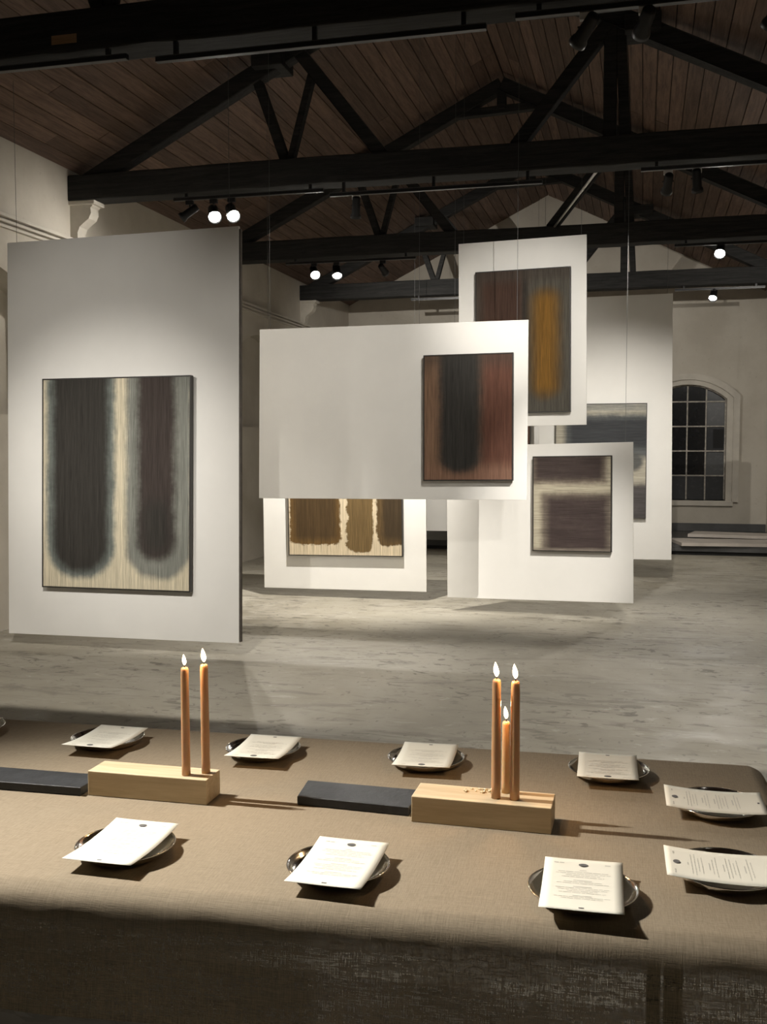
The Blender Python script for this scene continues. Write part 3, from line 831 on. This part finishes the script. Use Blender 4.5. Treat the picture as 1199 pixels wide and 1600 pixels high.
MW, MH = .139, .204
def sheet_z(x, y): return .0190 + .0055 * (y / .1) ** 2 + .0006 * (x / .07) ** 2 + .0016 * (y / .1)
def make_menu():
    r = empty('menu_card')
    nx, ny = 8, 18
    bm = bmesh.new(); top = []; bot = []
    for j in range(ny + 1):
        y = -MH / 2 + MH * j / ny
        top.append([bm.verts.new((-MW / 2 + MW * i / nx, y, sheet_z(-MW / 2 + MW * i / nx, y) + .0005)) for i in range(nx + 1)])
        bot.append([bm.verts.new((v.co.x, v.co.y, v.co.z - .0005)) for v in top[-1]])
    for j in range(ny):
        for i in range(nx):
            bm.faces.new((top[j][i], top[j][i + 1], top[j + 1][i + 1], top[j + 1][i]))
            bm.faces.new((bot[j][i], bot[j + 1][i], bot[j + 1][i + 1], bot[j][i + 1]))
    for j in range(ny):
        bm.faces.new((top[j][0], top[j + 1][0], bot[j + 1][0], bot[j][0])); bm.faces.new((top[j][nx], bot[j][nx], bot[j + 1][nx], top[j + 1][nx]))
    for i in range(nx):
        bm.faces.new((top[0][i], bot[0][i], bot[0][i + 1], top[0][i + 1])); bm.faces.new((top[ny][i], top[ny][i + 1], bot[ny][i + 1], bot[ny][i]))
    bmesh.ops.recalc_face_normals(bm, faces=bm.faces)
    finish('sheet', bm, M['paper'], r, True)
    # print: words as flat dashes, emblem, headers
    def dash(bm, x0, x1, y, hgt):
        n = max(1, int((x1 - x0) / .012))
        for i in range(n):
            a = x0 + (x1 - x0) * i / n; b = x0 + (x1 - x0) * (i + 1) / n
            bm.faces.new([bm.verts.new((px, py, sheet_z(px, py) + .0009)) for px, py in ((a, y - hgt / 2), (b, y - hgt / 2), (b, y + hgt / 2), (a, y + hgt / 2))])
    def ellipse(bm, cx, cy, rx, ry, n=20):
        bm.faces.new([bm.verts.new((cx + rx * math.cos(2 * PI * i / n), cy + ry * math.sin(2 * PI * i / n), sheet_z(cx, cy) + .0012)) for i in range(n)])
    rnd = random.Random(5)
    bm = bmesh.new()
    y = .062
    dash(bm, -.006, .006, y, .0016)
    for head, lines in ((0, (.088, .096, .060, .074)), (1, (.066, .090)), (1, (.092, .084, .052, .080)), (1, (.094, .070))):
        y -= .0065
        if head: dash(bm, -.016, .016, y, .0018); y -= .0058
        for wd in lines:
            x = -wd / 2
            while x < wd / 2 - .002:
                L = rnd.uniform(.006, .016); dash(bm, x, min(x + L, wd / 2), y, .0013); x += L + .0016
            y -= .0062
    bm2 = bm
    finish('printed_text', bm2, M['ink'], r)
    bm = bmesh.new()
    for x0, x1 in ((-.052, -.044), (-.042, -.034), (.038, .048)): dash(bm, x0, x1, .086, .0026)
    finish('printed_header', bm, M['ink'], r)
    bm = bmesh.new(); ellipse(bm, 0, .082, .0085, .0062); finish('printed_emblem', bm, M['ink_dark'], r)
    bm = bmesh.new(); dash(bm, -.0045, .0045, -.090, .0042); finish('printed_seal', bm, M['ink_dark'], r)
    return r

def dup(root):
    r = root.copy(); COL.objects.link(r)
    for ch in root.children:
        c = ch.copy(); COL.objects.link(c); c.parent = r
    return r

# (u, v, menu u, menu v, menu yaw in degrees, where)
SEATS = [
 (-.944, 1.728, -.946, 1.722, .3, 'front row, left'),
 (-.524, 1.737, -.520, 1.728, -.2, 'front row, middle'),
 (-.089, 1.744, -.089, 1.738, 2.0, 'front row, below the three candles'),
 (-1.760, 2.373, -1.775, 2.350, 180.3, 'back row, cut by the photo edge'),
 (-1.343, 2.373, -1.336, 2.352, 180.6, 'back row, left of the two tall candles'),
 (-.916, 2.385, -.907, 2.368, 182.5, 'back row, right of the two tall candles'),
 (-.502, 2.407, -.500, 2.400, 184.0, 'back row, left of the three candles'),
 (-.067, 2.428, -.069, 2.418, 182.0, 'back row, right of the three candles'),
 (.165, 2.243, .158, 2.238, 91.2, 'right table end, the rear one'),
 (.155, 1.885, .151, 1.880, 91.5, 'right table end, the front one'),
]
pp = mp = None
for i, (u, v, mu, mv, yaw, where) in enumerate(SEATS):
    if pp is None: p = pp = make_plate()
    else: p = dup(pp)
    p.location = (u * 1.0115, v * 1.0115, TZ + .0005); p.rotation_euler = (0, 0, .7 * i)
    tag(p, 'shallow polished steel plate, ' + where.replace('menus', 'menu cards'), 'plate', 'steel plates laid along the table')
    if mp is None: q = mp = make_menu()
    else: q = dup(mp)
    q.location = (mu * 1.0125, mv * 1.0125, TZ + .002); q.rotation_euler = (0, 0, math.radians(yaw))
    tag(q, 'cream printed menu card on its plate, ' + where, 'menu card', 'menu cards on the plates')

# wooden candle blocks
def block(u0, u1, v0, v1, h, yaw, label):
    cx, cy = (u0 + u1) / 2, (v0 + v1) / 2
    r = empty('candle_block', (cx, cy, TZ), (0, 0, math.radians(yaw)))
    hx, hy = (u1 - u0) / 2, (v1 - v0) / 2
    bm = bmesh.new(); box(bm, -hx, hx, -hy, hy, .0005, h, .0018)
    finish('wood_body', bm, M['oak'], r)
    tag(r, label, 'candle holder', 'wooden candle blocks')
    return r
b1 = block(-1.200, -.914, 2.030, 2.108, .056, .9, 'pale oak block on the left carrying two tall lit candles')
b2 = block(-.458, -.168, 2.046, 2.136, .0545, -.3, 'pale oak block on the right carrying three lit candles')
bm = bmesh.new()
rnd = random.Random(3)
for k in range(16):
    x = -.065 + .09 * rnd.random(); y = .012 + .022 * rnd.random(); s = rnd.uniform(.0015, .004)
    mt = Matrix.Translation((x, y, .0545 + s * .5)) @ Matrix.Rotation(rnd.random() * 3, 4, 'Z') @ Matrix.Diagonal((1.8, 1, .8, 1))
    bmesh.ops.create_icosphere(bm, subdivisions=1, radius=s, matrix=mt)
finish('wax_drips', bm, M['wax_drip'], b2, True)['kind'] = 'stuff'

def candle(u, v, z0, z1, rad, label, pale=False, leanx=0., flame=1.):
    H = z1 - z0
    r = empty('lit_candle', (u, v, z0)); r.rotation_euler = (0, leanx, 0)
    bm = bmesh.new()
    pr = [(0, 0), (rad, 0)] + [(rad * (1 - .10 * t + .015 * math.sin(t * 9 + u * 9)), H * t) for t in (.1, .25, .4, .55, .7, .85, .94)] + [(rad * .86, H - .006), (rad * .74, H - .002), (rad * .5, H - .0005), (rad * .25, H - .0018), (0, H - .0025)]
    lathe(bm, pr, 24)
    finish('wax', bm, M['wax_pale'] if pale else M['wax'], r, True)
    bm = bmesh.new(); tube(bm, (0, 0, H - .003), (.0006, 0, H + .008), .0009, 6); finish('wick', bm, M['black'], r)
    fh = .027 * flame
    prf = [(0, 0), (.0022, .002), (.0042, .006), (.0048, .010), (.0042, .0155), (.0028, .0205), (.0012, .0248), (0, .027)]
    bm = bmesh.new(); lathe(bm, [(a * flame, b * flame) for a, b in prf], 14, (0, 0, H + .004))
    for vv in bm.verts: vv.co.x -= .12 * max(0, vv.co.z - H - .01)
    f = finish('flame', bm, M['flame'], r, True)
    L = bpy.data.lights.new('candle_glow', 'POINT'); L.energy = .8; L.color = (1, .60, .28); L.shadow_soft_size = .006
    lo = bpy.data.objects.new('candle_glow', L); COL.objects.link(lo); lo.location = (u, v - .0, z1 + .036)
    tag(r, label, 'candle', 'lit candles on the oak blocks')
candle(-.9720, 2.056, TZ + .0565, 1.038, .0098, 'tall amber candle, left of the two on the left block', leanx=-.004, flame=.9)
candle(-.9355, 2.080, TZ + .0565, 1.042, .0098, 'tall amber candle, right of the two on the left block', leanx=-.008, flame=1.15)
candle(-.2855, 2.080, TZ + .0550, 1.045, .0100, 'tall amber candle, left of the three on the right block', flame=1.15)
candle(-.2465, 2.080, TZ + .0550, 1.043, .0102, 'tall amber candle, right of the three on the right block', flame=1.15)
candle(-.2700, 2.118, TZ + .0550, .948, .0092, 'short pale candle burning between two tall ones on the right block', True, flame=1.0)

# slates
for (a, b, c, d), lab in ((((-.722, 2.083), (-.470, 2.075), (-.462, 2.190), (-.742 + .008, 2.192)), 'black slate slab between the two oak blocks'),
                          (((-1.56, 2.005), (-1.212, 2.018), (-1.210, 2.112), (-1.57, 2.103)), 'black slate slab left of the left oak block, cut by the photo edge')):
    bm = bmesh.new(); prism(bm, [a, b, c, d], 'z', TZ + .001, TZ + .020)
    bmesh.ops.bevel(bm, geom=list(bm.edges), offset=.0012, segments=1, affect='EDGES')
    tag(finish('slate_slab', bm, M['slate']), lab, 'slate', 'black slates on the table')
